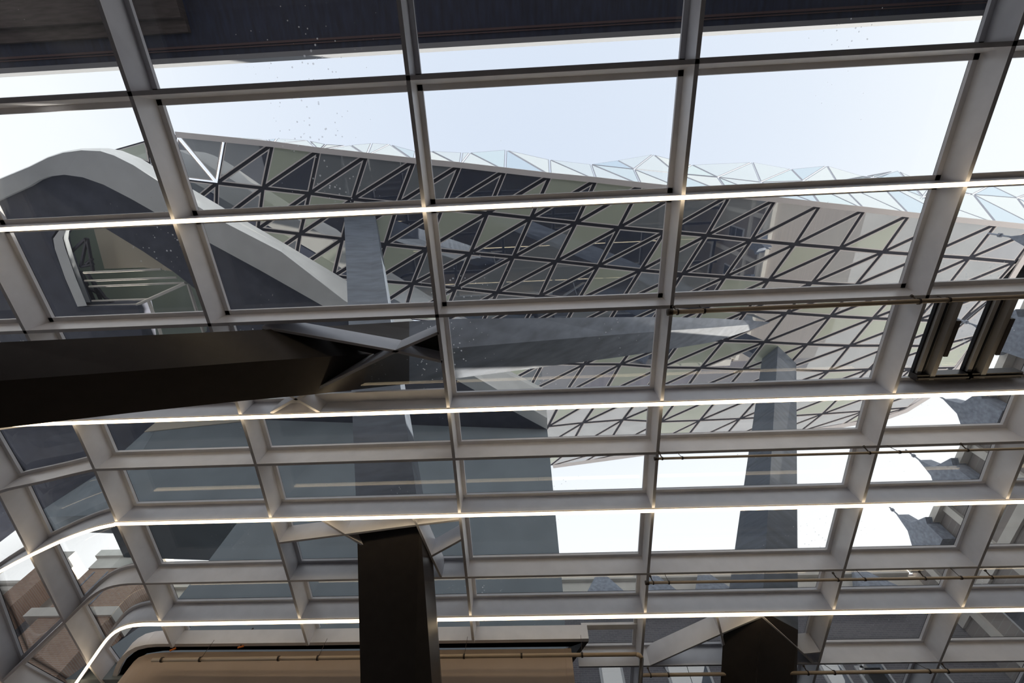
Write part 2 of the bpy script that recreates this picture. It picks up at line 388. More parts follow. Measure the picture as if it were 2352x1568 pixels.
# ------------------------------------------------------------------ vent windows in the bay right of the fourth rafter
def casement(xc, label):
    t = thing('vent_window', label, 'window', 'vent windows in the roof')
    ya, yb = YS[3] + 0.12, YS[4] - 0.12; z = 7.0 + EYE + FD
    b = MB()
    b.box((xc - 0.15, ya, z - 0.05), (xc - 0.07, yb, z + 0.06)); b.box((xc + 0.03, ya, z - 0.14), (xc + 0.12, yb, z + 0.06))
    b.box((xc - 0.07, ya, z - 0.015), (xc + 0.03, yb, z + 0.04)); b.build('frame_stile', 'alu', t)
    b = MB(); b.box((xc - 0.185, ya, z + 0.0), (xc - 0.15, yb, z + 0.06)); b.build('gasket', 'gasket', t)
    b = MB(); b.box((xc - 0.06, ya, z - 0.06), (xc - 0.035, yb, z - 0.015)); b.build('seal_groove', 'gasket', t)
    b = MB(); b.box((xc + 0.12, ya + 0.45, z - 0.16), (xc + 0.19, ya + 1.15, z - 0.05)); b.build('actuator', 'clip', t)
    b = MB(); b.box((xc - 0.2, yb - 0.10, z - 0.13), (xc + 0.8, yb + 0.02, z + 0.05)); b.box((xc - 0.2, yb - 0.06, z - 0.17), (xc + 0.8, yb - 0.03, z - 0.13)); b.build('sill_rail', 'bronze', t)
    return t
xc1 = at_z(2125, 865, 8.95).x; xc2 = at_z(2241, 860, 8.95).x
casement(xc1, 'aluminium vent window frame with actuator, left one in the right roof bay')
casement(xc2, 'aluminium vent window frame with actuator, right one in front of the brick facade')

# ------------------------------------------------------------------ sprinkler pipes
def pipe(label, p0, p1, z, r, hangers, heads, elbow=None, row=None, endcap=True):
    t = thing('sprinkler_pipe', label, 'pipe', 'sprinkler pipes')
    a, c = at_z(*p0, z), at_z(*p1, z)
    d = (c - a).normalized(); c2 = c + d * 3.0
    b = MB(); b.tube([a, c2], r, 10); b.build('pipe_run', 'pipe', t, smooth=True)
    if endcap: b = MB(); b.tube([a - d * 0.03, a + d * 0.05], r * 1.5, 10); b.build('end_cap', 'clip', t, smooth=True)
    for hx in hangers:
        k = (hx - p0[0]) / (p1[0] - p0[0]); q = a.lerp(c, 0.0); q = at_z(hx, p0[1] + k * (p1[1] - p0[1]), z)
        b = MB(); b.tube([q - d * 0.015, q + d * 0.015], r * 1.35, 10); b.build('clip', 'clip', t)
        top = V((q.x - 0.02, YS[row], ZS[row])) if row else q + V((0, 0, 0.5))
        b = MB(); b.tube([q + V((0, 0, r)), top], 0.006, 5); b.build('hanger_wire', 'clip', t)
    for hx in heads:
        k = (hx - p0[0]) / (p1[0] - p0[0]); q = at_z(hx, p0[1] + k * (p1[1] - p0[1]), z)
        b = MB(); b.tube([q - d * 0.012, q + d * 0.012], r * 1.4, 10); b.tube([q, q + V((-0.03, -0.05, 0.11))], 0.012, 6); b.tube([q + V((-0.03, -0.05, 0.10)), q + V((-0.035, -0.06, 0.13))], 0.024, 8)
        b.build('sprinkler_head', 'clip', t)
    return t, a, c
pipe('cream sprinkler pipe crossing the vent windows, highest of the pipes', (1537, 717), (2352, 681), 8.42, 0.040, (1617, 2178), (1556, 2110), row=3)
pipe('cream sprinkler pipe on thin wires across the bright sky panes', (1506, 1053), (2352, 1030), 8.30, 0.024, (1567, 2066), (1521, 1997, 2222), row=5)
pipe('cream sprinkler pipe in front of the far cornice', (1485, 1338), (2352, 1324), 8.12, 0.030, (1536, 1986, 2207), (1500, 1924, 2124, 2277), row=7)
tp, a, c = pipe('cream sprinkler pipe running behind the right dark column, lowest of the pipes', (1472, 1550), (2352, 1538), 7.86, 0.038, (1535, 1916, 2134), (1494, 1855, 2176), row=9, endcap=False)
tb = thing('sprinkler_pipe', 'cream sprinkler pipe in front of the beige bulkhead, with elbow down at right', 'pipe', 'sprinkler pipes')
pa = at_y(350, 1515, 10.45); pb = at_y(1462, 1502, 10.45)
b = MB(); b.tube([pa, pb], 0.042, 10); b.build('pipe_run', 'pipe', tb, smooth=True)
pe = at_y(1474, 1512, 10.45); b = MB(); b.tube([pb, pb.lerp(pe, 0.6) + V((0.01, 0, 0.03)), pe], 0.05, 10); b.build('elbow', 'pipe', tb, smooth=True)
pf = at_y(1467, 1640, 10.45); b = MB(); b.tube([pe, at_y(1471, 1560, 10.45), pf], 0.045, 10); b.build('riser', 'bronze', tb, smooth=True)
for hx in (372, 460, 640, 730, 1066, 1198, 1337):
    q = at_y(hx, 1515 - (hx - 350) * 13 / 1112, 10.45); b = MB(); b.tube([q - V((0.02, 0, 0)), q + V((0.02, 0, 0))], 0.055, 10); b.build('clip', 'clip', tb)
    if hx not in (372, 640, 1198):
        b = MB(); b.tube([q, q + V((0.03, 0.02, 0.45))], 0.005, 5); b.build('hanger_wire', 'clip', tb)

# ------------------------------------------------------------------ beige bulkhead with rounded corner (back wall of the hall)
yB = 10.7
zb = 6.68 + EYE
band_px = [(1352, 1473), (900, 1479), (700, 1482), (402, 1485), (380, 1484.7), (360, 1485), (339, 1486.8), (318, 1492), (302, 1501), (289, 1512), (280, 1524), (273, 1540), (266, 1562), (258, 1600), (250, 1650)]
bp = [at_z(x, y, zb) for x, y in band_px]
up_ = [V((0, 0, 1))] * len(bp)
b = MB(); b.sweep(bp, up_, [(0, 0), (-0.11, 0), (-0.11, 0.33), (0, 0.33)] if True else None); band = b.build('trim_1', 'fin')
tag(band, 'deep warm grey edge band above the beige bulkhead', kind='structure')
wall_px = [(1312, 1489), (900, 1493), (700, 1495), (404, 1497), (380, 1497.6), (350, 1500), (334, 1503), (318, 1509.5), (307, 1519), (296, 1533), (284, 1553), (274, 1571), (262, 1600), (248, 1640)]
wp = [at_z(x, y, zb - 0.03) for x, y in wall_px]
b = MB()
for p, q in zip(wp, wp[1:]):
    b.face([p, q, V((q.x, q.y, 0)), V((p.x, p.y, 0))])
nw = len(wp); bk = [p + V((0.0, 0.2, 0)) for p in wp]
for k in range(nw - 1):
    b.face([wp[k + 1], wp[k], bk[k], bk[k + 1]]); b.face([bk[k + 1], bk[k], V((bk[k].x, bk[k].y, 0)), V((bk[k + 1].x, bk[k + 1].y, 0))])
b.face([wp[0], V((wp[0].x, wp[0].y, 0)), V((bk[0].x, bk[0].y, 0)), bk[0]])
wb = b.build('wall_back', 'beige'); tag(wb, 'beige rendered bulkhead wall with a rounded upper left corner', kind='structure')
b = MB(); b.box((wp[0].x - 0.16, wp[0].y - 0.014, 0), (wp[0].x - 0.005, wp[0].y - 0.002, wp[0].z)); b.build('end_stile', 'beige', wb)
b = MB(); lo_, hi_ = [p + V((0, 0.03, 0.045)) for p in resample(bp[:-1], 30)], [p + V((0, 0.05, 0.075)) for p in resample(wp, 30)]
b.loft([[p, q, q + V((0, 0, 0.02)), p + V((0, 0, 0.02))] for p, q in zip(lo_, hi_)]); b.build('painted_gap_shade', 'gap_shade', wb)  # solid black strip, the darkness between band and wall painted in
# return of the band at its right end
r1 = bp[0]; r0 = r1 + V((0, 0, 0.33)); e1 = at_z(1312, 1526, r1.z)
b = MB(); b.prism([r0, r1, e1, e1 + V((0, 0, 0.33))], (-0.1, 0.0, 0)); b.build('band_return', 'bronze', band)
# short glazing header right of the bulkhead
hA, hB = on_roof(1335, 1441, 0.40), on_roof(1468, 1439, 0.40)
b = MB(); b.sweep([hA, hB], [V((0, 0, 1))] * 2, [(-0.09, 0), (0.09, 0), (0.09, 0.06), (-0.09, 0.06)]); b.build('glazing_bar', 'fin', roof)
# bundle of cable with orange tags on the band
cb = thing('cable', 'short brown cable bundle hanging on the bulkhead band', 'cable')
b = MB(); q = [at_y(x, y, yB - 0.05) for x, y in ((582, 1442), (574, 1450), (566, 1458), (560, 1470), (553, 1482))]; b.tube(q, 0.018, 6); b.build('cable_run', 'clip', cb, smooth=True)
b = MB(); b.tube([at_y(546, 1487, yB - 0.05), at_y(560, 1483, yB - 0.05)], 0.02, 6); b.build('orange_tag', 'orange', cb)
ot = MB(); ot.tube([at_y(390, 1494, yB - 0.03), at_y(404, 1488, yB - 0.03)], 0.022, 6); o = ot.build('cable_tag', 'orange'); tag(o, 'small orange tag stuck on the band at the rounded corner', 'tag')

# ------------------------------------------------------------------ struts that pass through the roof
def ext(a, b, z):                 # point on line a-b at height z
    t = (z - a.z) / (b.z - a.z); return a.lerp(b, t)
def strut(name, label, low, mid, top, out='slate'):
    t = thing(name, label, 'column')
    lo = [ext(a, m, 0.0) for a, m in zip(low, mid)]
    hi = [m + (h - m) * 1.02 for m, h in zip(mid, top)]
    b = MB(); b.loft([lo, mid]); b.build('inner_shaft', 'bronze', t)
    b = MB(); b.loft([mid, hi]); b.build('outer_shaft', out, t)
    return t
ZT = 21 + EYE
def quad4(a, m, c): return [a, m, c, a + c - m]
dm = (on_roof(880, 1222) - O).dot(V(RM[2])); 
low = quad4(at_d(828, 1568, dm * 146 / 164), at_d(992, 1568, dm * 146 / 164), at_d(1015, 1568, dm * 146 / 164 + 0.55))
mid = quad4(on_roof(809, 1232, 0.0), on_roof(957, 1209, 0.0), on_roof(986, 1276, 0.0))
mid = [p + V((0, 0, 0.3)) for p in mid]
top = quad4(at_z(790, 490, ZT), at_z(861, 490, ZT), at_z(868, 519, ZT))
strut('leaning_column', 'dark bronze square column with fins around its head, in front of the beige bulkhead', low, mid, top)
dm = (on_roof(1745, 1450) - O).dot(V(RM[2]))
low = quad4(at_d(1655, 1568, dm * 0.985 + 0.2), at_d(1738, 1568, dm * 0.985 - 0.3), at_d(1830, 1568, dm * 0.985 + 0.2))
mid = quad4(at_d(1662, 1440, dm + 0.25), at_d(1750, 1402, dm - 0.12), at_d(1833, 1446, dm + 0.25))
top = quad4(at_z(1750, 826, ZT), at_z(1787, 796, ZT), at_z(1829, 838, ZT))
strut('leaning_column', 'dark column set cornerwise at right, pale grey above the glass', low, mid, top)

st = thing('spear_beam', 'long slanting beam rising from left to a sunlit point under the faceted building', 'beam')
ST = [(-420, 806, 900, 1030), (0, 786, 874, 983), (300, 771.5, 852, 948), (560, 759, 832, 920), (716, 751, 821, 906), (869, 742, 811, 889), (940, 737.5, 806, 881),
      (1045, 732, 799, 869), (1230, 730, 783.5, 845), (1420, 728, 768, 820), (1530, 727.5, 759.5, 803), (1640, 730.5, 752, 785), (1725, 736, 745, 757), (1768, 739.5, 740.2, 741)]
def spear_ring(s):
    x, yt, ym, yb = s; d = 1 / (0.1827 - 7.78e-5 * x); th = min(1.0, (1800 - x) / 700)
    t, m, q = at_d(x, yt, d * (1 + 0.02 * th)), at_d(x, ym, d * (1 - 0.035 * th)), at_d(x, yb, d * (1 + 0.02 * th))
    return [t, m, q, t + q - m]
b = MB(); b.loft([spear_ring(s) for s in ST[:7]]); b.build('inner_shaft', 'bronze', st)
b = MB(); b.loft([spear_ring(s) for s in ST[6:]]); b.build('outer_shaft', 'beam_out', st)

# ------------------------------------------------------------------ the faceted glass building high above
ZU = 21 + EYE
NODE = {}
for i, dd in {0: {-6: (515.5, 320), -5: (625.5, 331), -4: (732, 345), -3: (842, 357), -2: (951, 369), -1: (1056.6, 379), 0: (1160, 391), 1: (1264, 403), 2: (1369.6, 413), 3: (1473, 425), 4: (1576, 436), 5: (1678, 447), 6: (1781.6, 458), 7: (1885, 470), 8: (1987, 481), 9: (2089.4, 493), 10: (2190, 503.5), 11: (2290, 513.6), 12: (2390, 524), 13: (2490, 534), 14: (2590, 544)},
              1: {-6: (498, 420), -5: (604, 432), -4: (711, 444), -3: (810, 457.5), 0: (1119.5, 489.8), 1: (1219, 501), 2: (1323, 512), 3: (1422, 522.5), 4: (1527.7, 532), 5: (1623.4, 540.8), 6: (1725.5, 552), 7: (1825.8, 561), 8: (1929.5, 569.7), 9: (2028, 579), 10: (2128, 586), 11: (2227, 592.5), 12: (2330.9, 602), 13: (2432, 611)},
              2: {-2: (884.8, 561), -1: (980, 571.4), 0: (1080.4, 581.6), 1: (1179, 590.5), 2: (1277.7, 600), 3: (1374.6, 610.5), 4: (1471.6, 620.7), 5: (1567.3, 629), 6: (1666, 636), 7: (1766.3, 642.9), 8: (1865, 649.7), 9: (1965, 655)},
              3: {-1: (947.8, 651.4), 0: (1046.4, 661.5), 1: (1141.6, 671.8), 2: (1240, 680), 8: (1807, 719), 9: (1907.4, 726), 10: (2004.4, 731)},
              4: {8: (1756, 785.7), 9: (1854.7, 790.8), 10: (1951.7, 794)},
              5: {4: (1342, 836.7), 5: (1425.6, 836.7), 7: (1609.8, 845), 8: (1706.8, 848.6), 10: (1904, 852)},
              7: {4: (1259, 979.6), 5: (1339, 971), 6: (1430.7, 964)}}.items():
    for j, p in dd.items(): NODE[i, j] = p
def basis(i, j): return [1, i, j, i * i, i * j, j * j, i ** 3, i * i * j, i * j * j]
A = np.array([basis(*k) for k in NODE], float)
wts = np.ones(len(A)); BXY = np.array([NODE[k] for k in NODE], float)
CO, *_ = np.linalg.lstsq(A, BXY, rcond=None)
def npx(i, j):
    if (i, j) in NODE: return NODE[i, j]
    return tuple(np.array(basis(i, j), float) @ CO)
BND = [(900, 1085), (1270, 1070), (1480, 1041), (1700, 1012), (1900, 982), (2030, 960), (2080, 942), (2130, 911), (2195, 853), (2235, 800), (2290, 690), (2352, 590), (2420, 480)]
def bnd_y(x):
    if x <= BND[0][0]: return BND[0][1]
    for (xa, ya), (xb, yb) in zip(BND, BND[1:]):
        if x <= xb: return ya + (yb - ya) * (x - xa) / (xb - xa)
    return 1e4
def under(x, y):
    z = ZU
    for _ in range(8):
        p = at_z(x, y, z); z = ZU + 0.02 * max(0, p.y - 8) ** 2
        z = min(z, ZU + 3)
    return at_z(x, y, z)
gb = thing('faceted_glass_building', 'huge triangulated glass building hanging over the courtyard on leaning columns', 'building')
PAL = ['p_navy', 'p_grey', 'p_olive']
def tri_panel(p3, n, kind, gap, ring, parent, ringmat='trimline', name='glass_panel', thick=0.05):
    c = (p3[0] + p3[1] + p3[2]) / 3
    a, bq, cq = p3
    la, lb, lc = (bq - cq).length, (a - cq).length, (a - bq).length
    per = la + lb + lc; inc = (a * la + bq * lb + cq * lc) / per
    area = (bq - a).cross(cq - a).length / 2; rin = 2 * area / per
    if rin < 1.15 * (gap + ring): return
    k1 = 1 - gap / rin; k2 = 1 - (gap + ring) / rin
    o = [inc + (p - inc) * k1 for p in p3]; q = [inc + (p - inc) * k2 for p in p3]
    n = n.normalized()
    b = MB(); v = o + q + [p - n * thick for p in o]
    b.v = v; b.f = [(3, 4, 5), (0, 1, 4, 3), (1, 2, 5, 4), (2, 0, 3, 5), (0, 6, 7, 1), (1, 7, 8, 2), (2, 8, 6, 0), (8, 7, 6)]; b.m = [1, 0, 0, 0, 0, 0, 0, 0]
    b.build(name, [ringmat, kind], parent)
def clampn(i, j):
    x, y = npx(i, j); yb = bnd_y(x)
    return (x, min(y, yb)), y > yb + 1
rnd = random.Random(11)
b_l = MB(); cnt = 0
for i in range(0, 9):
    for j in range(-8, 13):
        pn = [(i, j), (i, j + 1), (i + 1, j + 1), (i + 1, j)]
        pc = [clampn(*k) for k in pn]
        if all(o for _, o in pc): continue
        if max(p[0] for p, _ in pc) < 380 or min(p[1] for p, _ in pc) > 1080: continue
        if max(p[0] for p, _ in pc) < 900 and min(p[1] for p, _ in pc) > 690: continue
        if i == 0 and j < -6: continue
        if i >= 4 and max(p[0] for p, _ in pc) < 1180: continue
        P = [under(*p) for p, _ in pc]
        for tri in ((0, 1, 3), (1, 2, 3)):
            q = [P[k] for k in tri]
            n = (q[1] - q[0]).cross(q[2] - q[0])
            if n.length < 0.05: continue
            if n.z > 0: n = -n
            cxp = sum(pc[k][0][0] for k in tri) / 3
            up = tri == (0, 1, 3)
            r = rnd.random()
            # upper triangles mostly dark, lower mostly grey or olive
            reflected_glow = min(1.0, max(0.0, (cxp - 500) / 1600))  # reflection of the sunlit facade put into colour choice, paler to the right
            pr = (0.18 - 0.08 * reflected_glow, 0.74 - 0.16 * reflected_glow) if up else (0.62 - 0.22 * reflected_glow, 0.86 - 0.12 * reflected_glow)
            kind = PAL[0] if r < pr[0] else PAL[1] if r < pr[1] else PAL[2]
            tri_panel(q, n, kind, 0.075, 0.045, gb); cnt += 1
            b_l.face([p - n.normalized() * 0.04 for p in q])
lat = b_l.build('lattice_frame', 'lattice', gb, fix=False)
# left return of the underside, seen between the white arch and the first edge node
LN = [(405, 309), (335, 322), (258, 344), (345, 376), (398, 402), (310, 400)]
LP = [at_z(x, y, ZU + (0.0 if k in (0, 4) else 0.25)) for k, (x, y) in enumerate(LN)]
b_l = MB()
for t3, kd in (((0, 1, 3), 'p_grey'), ((1, 2, 3), 'p_olive'), ((0, 3, 4), 'p_grey'), ((2, 5, 3), 'p_olive'), ((3, 5, 4), 'p_grey')):
    q = [LP[k] for k in t3]; n = (q[1] - q[0]).cross(q[2] - q[0]); n = -n if n.z > 0 else n
    tri_panel(q, n, kd, 0.06, 0.04, gb); b_l.face([p - n.normalized() * 0.04 for p in q])
b_l.build('lattice_frame', 'lattice', gb, fix=False)
q0, q1 = at_z(470, 316, ZU), None
tri_panel([at_z(405, 309, ZU), at_z(515.5, 320, ZU), at_z(498, 420, ZU)], V((0, 0, -1)), 'p_grey', 0.075, 0.045, gb)
tri_panel([at_z(405, 309, ZU), at_z(498, 420, ZU), at_z(398, 408, ZU)], V((0, 0, -1)), 'p_navy', 0.075, 0.045, gb)
# edge beam
edge = [(405, 309)] + [npx(0, j) for j in range(-6, 15)]
b = MB(); ep = [at_z(x, y, ZU) for x, y in edge]
b.sweep(ep, [V((0, 0, 1))] * len(ep), [(-0.12, -0.06), (0.12, -0.06), (0.12, 0.16), (-0.12, 0.16)]); b.build('edge_beam', 'trimline', gb)
low = [(x, y) for x, y in BND if x >= 1270]; lp = [under(x, y) for x, y in low]
b = MB(); b.sweep(lp, [V((0, 0, 1))] * len(lp), [(-0.14, -0.06), (0.14, -0.06), (0.14, 0.2), (-0.14, 0.2)]); b.build('edge_beam', 'trimline', gb)
# bright upper facets, leaning outwards above the edge
pl_p = at_z(1160, 391, ZU); bdir = (at_z(2089, 493, ZU) - pl_p).normalized(); lean = V((0, -0.33, 1))
pl_n = bdir.cross(lean).normalized()
def up(x, y, k=0.0):
    p = at_p(x, y, pl_p, pl_n); return p + (p - O) * k
TL = {-6: (508, 313.5), -5: (614, 320), -4: (707, 321.5), -3: (805, 333), -2: (895, 330.5), -1: (990, 346), 0: (1079, 350)}
TR = {-6: (560, 316), -5: (636, 318), -4: (748, 330), -3: (854, 328), -2: (955, 347), -1: (1061, 350), 0: (1162, 343.5)}
VV = {0: (1162, 343.5), 1: (1262, 366), 2: (1357, 377), 3: (1456, 388), 4: (1553, 398), 5: (1649, 406.5), 6: (1747, 418), 7: (1844, 415), 8: (1922, 417), 9: (2007, 408), 10: (2120, 452), 11: (2235.7, 446), 12: (2336, 454), 13: (2430, 470)}
WW = {2: (1418, 368), 3: (1500, 354), 4: (1590, 378), 5: (1728, 372), 6: (1817, 388), 7: (1899, 380), 8: (1985, 405), 9: (2062, 391), 10: (2140, 425), 11: (2275, 425), 12: (2400, 430)}
FK = ['f_white', 'f_white', 'f_cyan', 'f_blue', 'f_white']
def facet(*pp):
    if len(pp) == 4:
        facet(pp[0], pp[1], pp[2]); facet(pp[0], pp[2], pp[3]); return
    q = [up(x, y, k) for x, y, k in pp]
    n = (q[1] - q[0]).cross(q[2] - q[0]); cc = (q[0] + q[1] + q[2]) / 3
    if n.dot(O - cc) < 0: n = -n
    tri_panel(q, n, rnd.choice(FK), 0.035, 0.03, gb, 'trimgrey', 'facet_panel')
def E0(j): return (*npx(0, j), 0.0)
jit = {}
def K(p, key):
    if key not in jit: jit[key] = rnd.uniform(-0.035, 0.035)
    return (*p, jit[key])
for j in range(-6, 1):
    facet(E0(j), K(TL[j], ('l', j)), K(TR[j], ('r', j)))
    if j < 0: facet(E0(j), K(TR[j], ('r', j)), K(TL[j + 1], ('l', j + 1)), E0(j + 1))
for j in range(0, 13):
    facet(E0(j), K(VV[j], ('v', j) if j else ('r', 0)), E0(j + 1)); facet(E0(j + 1), K(VV[j], ('v', j) if j else ('r', 0)), K(VV[j + 1], ('v', j + 1)))
for j in WW:
    facet(K(VV[j], ('v', j)), K(WW[j], ('w', j)), K(VV[j + 1], ('v', j + 1)))
    if j + 1 in WW: facet(K(VV[j + 1], ('v', j + 1)), K(WW[j], ('w', j)), K(WW[j + 1], ('w', j + 1)))

# ------------------------------------------------------------------ white concrete arch, slab and pylon
ZA = 18 + EYE
def interp_line(pts, xs): return [(x, np.interp(x, [p[0] for p in pts], [p[1] for p in pts])) for x in xs]
OUT = [(-200, 500), (0, 409), (68, 381), (110, 360), (145, 348), (187, 341), (231, 340), (262, 346), (306, 364), (357, 396), (430, 438), (507, 484), (650, 567), (791, 651), (1000, 775), (1158, 854), (1252, 902)]
CRE = [(-200, 500.5), (0, 411), (68, 383), (110, 362), (145, 350.5), (187, 345), (231, 347), (262, 357), (306, 379), (357, 412), (430, 459), (510, 508), (646, 578), (791, 690), (1000, 812), (1140, 893), (1257, 960)]
INN = [(-200, 560), (0, 458), (68, 427), (90, 413), (112, 405), (146, 401), (190, 407), (238, 424), (300, 456), (360, 490), (420, 524), (469, 551), (600, 622), (748, 706), (1000, 846), (1130, 918), (1257, 986)]
ar = thing('concrete_arch', 'white concrete ring curving over at left and running down to the grey pylon', 'concrete structure')
rings = []
for o_, c_, i_ in zip(OUT, CRE, INN):
    po, pc_, pi = at_z(*o_, ZA + 0.9), at_z(*c_, ZA), at_z(*i_, ZA + 0.15)
    rings.append([po, pc_, pi, pi + V((0, 0, 1.0)), po + V((0, 0, 0.4))])
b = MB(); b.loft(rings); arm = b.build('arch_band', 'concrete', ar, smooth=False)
sb = thing('soffit_slab', 'dark slate soffit under the white concrete ring with a lit opening at left', 'concrete structure')
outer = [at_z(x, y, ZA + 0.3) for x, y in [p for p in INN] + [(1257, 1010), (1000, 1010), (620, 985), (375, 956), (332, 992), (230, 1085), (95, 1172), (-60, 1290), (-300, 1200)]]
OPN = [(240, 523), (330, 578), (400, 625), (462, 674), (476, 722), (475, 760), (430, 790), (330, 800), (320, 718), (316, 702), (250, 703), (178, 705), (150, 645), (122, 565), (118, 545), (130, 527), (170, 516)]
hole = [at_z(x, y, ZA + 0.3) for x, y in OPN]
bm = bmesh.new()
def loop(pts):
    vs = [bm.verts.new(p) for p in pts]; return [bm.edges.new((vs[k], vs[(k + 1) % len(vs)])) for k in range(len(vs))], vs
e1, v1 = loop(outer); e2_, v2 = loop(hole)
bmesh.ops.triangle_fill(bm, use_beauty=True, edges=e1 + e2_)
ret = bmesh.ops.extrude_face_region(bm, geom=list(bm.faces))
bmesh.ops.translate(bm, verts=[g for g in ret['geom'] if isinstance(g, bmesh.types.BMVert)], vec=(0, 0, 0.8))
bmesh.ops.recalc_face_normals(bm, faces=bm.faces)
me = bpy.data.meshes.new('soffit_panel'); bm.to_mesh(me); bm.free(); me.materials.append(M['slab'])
o = bpy.data.objects.new('soffit_panel', me); C.objects.link(o); o.parent = sb
def oz(x, y, dz): return at_z(x, y, ZA + dz)
b = MB(); b.prism([oz(x, y, 2.0) for x, y in ((60, 470), (300, 470), (520, 640), (520, 800), (300, 830), (60, 760))], (0, 0, 0.2)); b.build('room_ceiling', 'green', sb)
b = MB(); b.prism([oz(x, y, 1.7) for x, y in ((215, 525), (250, 525), (420, 626), (330, 614), (240, 617))], (0, 0, 0.1)); b.build('lit_ceiling', 'ceil', sb)
b = MB(); b.loft([[oz(x, y, 0.1), oz(x + wd, y - 2, 0.1), oz(x + wd, y - 2, 1.2), oz(x, y, 1.2)] for x, y, wd in ((165, 517, 12), (138, 526, 14), (122, 548, 22), (126, 572, 24), (150, 640, 24), (178, 704, 22))]); b.build('reveal_frame', 'concrete', sb)
b = MB(); b.loft([[oz(x, y, 0.35), oz(x + 11, y, 0.35), oz(x + 11, y, 1.2), oz(x, y, 1.2)] for x, y in ((163, 520), (148, 530), (146, 548), (160, 595), (180, 650), (197, 694))]); b.build('reveal_trim', 'fascia', sb)
def bar(p, q, dz, r, m_, nm):
    b = MB(); b.tube([oz(*p, dz), oz(*q, dz)], r, 6); b.build(nm, m_, sb)
for p, q in (((192, 626), (370, 618)), ((195, 645), (406, 637)), ((205, 658), (424, 649)), ((212, 691), (338, 687)), ((190, 703), (315, 699))): bar(p, q, 0.5, 0.045, 'stone', 'glazing_bar')
for p, q in (((316, 699), (426, 650)), ((432, 652), (452, 716)), ((340, 687), (352, 720)), ((316, 699), (324, 722)), ((358, 728), (372, 775)), ((455, 726), (470, 770))): bar(p, q, 0.45, 0.07, 'stone', 'glazing_post')
for p, q in (((165, 577), (196, 549)), ((186, 612), (200, 547)), ((200, 547), (214, 622)), ((186, 612), (214, 606)), ((198, 606), (212, 594)), ((186, 622), (216, 690)), ((200, 628), (246, 690)), ((206, 662), (268, 700)), ((210, 640), (232, 690))): bar(p, q, 0.9, 0.07, 'lattice', 'truss_bar')
# pylon: one vertical face below the slab and its two flared arms
py = thing('concrete_pylon', 'broad grey concrete pylon standing behind the left dark column', 'concrete structure')
p_a, p_b = at_z(375, 956, ZA + 0.3), at_z(1257, 986, ZA + 0.3)
fn = (p_b - p_a).cross(V((0, 0, 1))).normalized()
def pf_(x, y): return at_p(x, y, p_a, fn)
face = [pf_(x, y) for x, y in ((375, 956), (620, 962), (1257, 986), (1293, 1358), (1305, 1560), (150, 1560), (405, 1380), (480, 1286), (545, 1200), (560, 1192), (240, 1181))]
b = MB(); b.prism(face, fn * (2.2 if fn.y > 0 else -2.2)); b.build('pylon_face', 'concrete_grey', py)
arm_ = [at_z(375, 956, ZA + 0.28), at_z(332, 992, ZA + 0.28), at_z(230, 1085, ZA + 0.28), at_z(95, 1172, ZA + 0.28), at_z(95, 1172, ZA + 0.28) + V((0, 0, -0.55)), pf_(240, 1181)]
b = MB()
cen = sum(arm_, V()) / 6
for k in range(6): b.face([arm_[k], arm_[(k + 1) % 6], cen])
off = V((-0.4, 1.2, 0.25))
for k in range(6): b.face([arm_[k], arm_[k] + off, arm_[(k + 1) % 6] + off, arm_[(k + 1) % 6]])
b.face([p + off for p in arm_]); b.build('pylon_arm', 'concrete_grey', py)
b = MB(); b.prism([pf_(x, y) - fn * (0.05 if fn.y > 0 else -0.05) for x, y in ((332, 993), (375, 958), (640, 955), (610, 963), (500, 975))], fn * (0.04 if fn.y > 0 else -0.04)); b.build('pale_panel', 'ceil', py)

# ------------------------------------------------------------------ old brick buildings around the courtyard
ZC = 13.4 + EYE
EX, NY = 15.95, 17.0
def window(parent, lo, hi, axis):
    x0, y0, z0 = lo; x1, y1, z1 = hi
    b = MB(); b.box(lo, hi); fr = b.build('window_frame', 'winframe', parent)
    b = MB(); k = 0.09
    if axis == 'y': b.box((x0 + k, y0 - 0.02, z0 + k), (x1 - k, y0 - 0.001, (z0 + z1) / 2 - k / 2)); b.box((x0 + k, y0 - 0.02, (z0 + z1) / 2 + k / 2), (x1 - k, y0 - 0.001, z1 - k))
    else: b.box((x0 - 0.02, y0 + k, z0 + k), (x0 - 0.001, y1 - k, (z0 + z1) / 2 - k / 2)); b.box((x0 - 0.02, y0 + k, (z0 + z1) / 2 + k / 2), (x0 - 0.001, y1 - k, z1 - k))
    b.build('pane', 'winglass', fr)
nb = thing('brick_building', 'long brick wing with stone cornice closing the far side of the courtyard', 'building', 'brick wings around the courtyard')
b = MB(); b.box((-48, NY, 0), (EX + 6, NY + 5, ZC - 0.25)); b.build('brick_wall', 'brick', nb)
b = MB(); b.box((-48, NY - 0.25, ZC - 0.38), (EX - 0.3, NY + 0.2, ZC - 0.16)); b.box((-48, NY - 0.4, ZC - 0.14), (EX - 0.3, NY + 0.2, ZC)); b.build('cornice', 'stone', nb)
b = MB(); b.box((-48, NY - 0.06, ZC - 1.3), (EX, NY, ZC - 0.38)); b.build('frieze', 'stone', nb)
for k in range(12):
    xx = -1.0 + k * 1.42; b = MB(); b.prism([(xx - 0.04, NY - 0.3, ZC), (xx + 0.04, NY - 0.3, ZC), (xx + 0.04, NY - 0.2, ZC), (xx - 0.04, NY - 0.2, ZC)], (0, 0, 0.16)); b.build('snow_stop', 'slate_roof', nb)
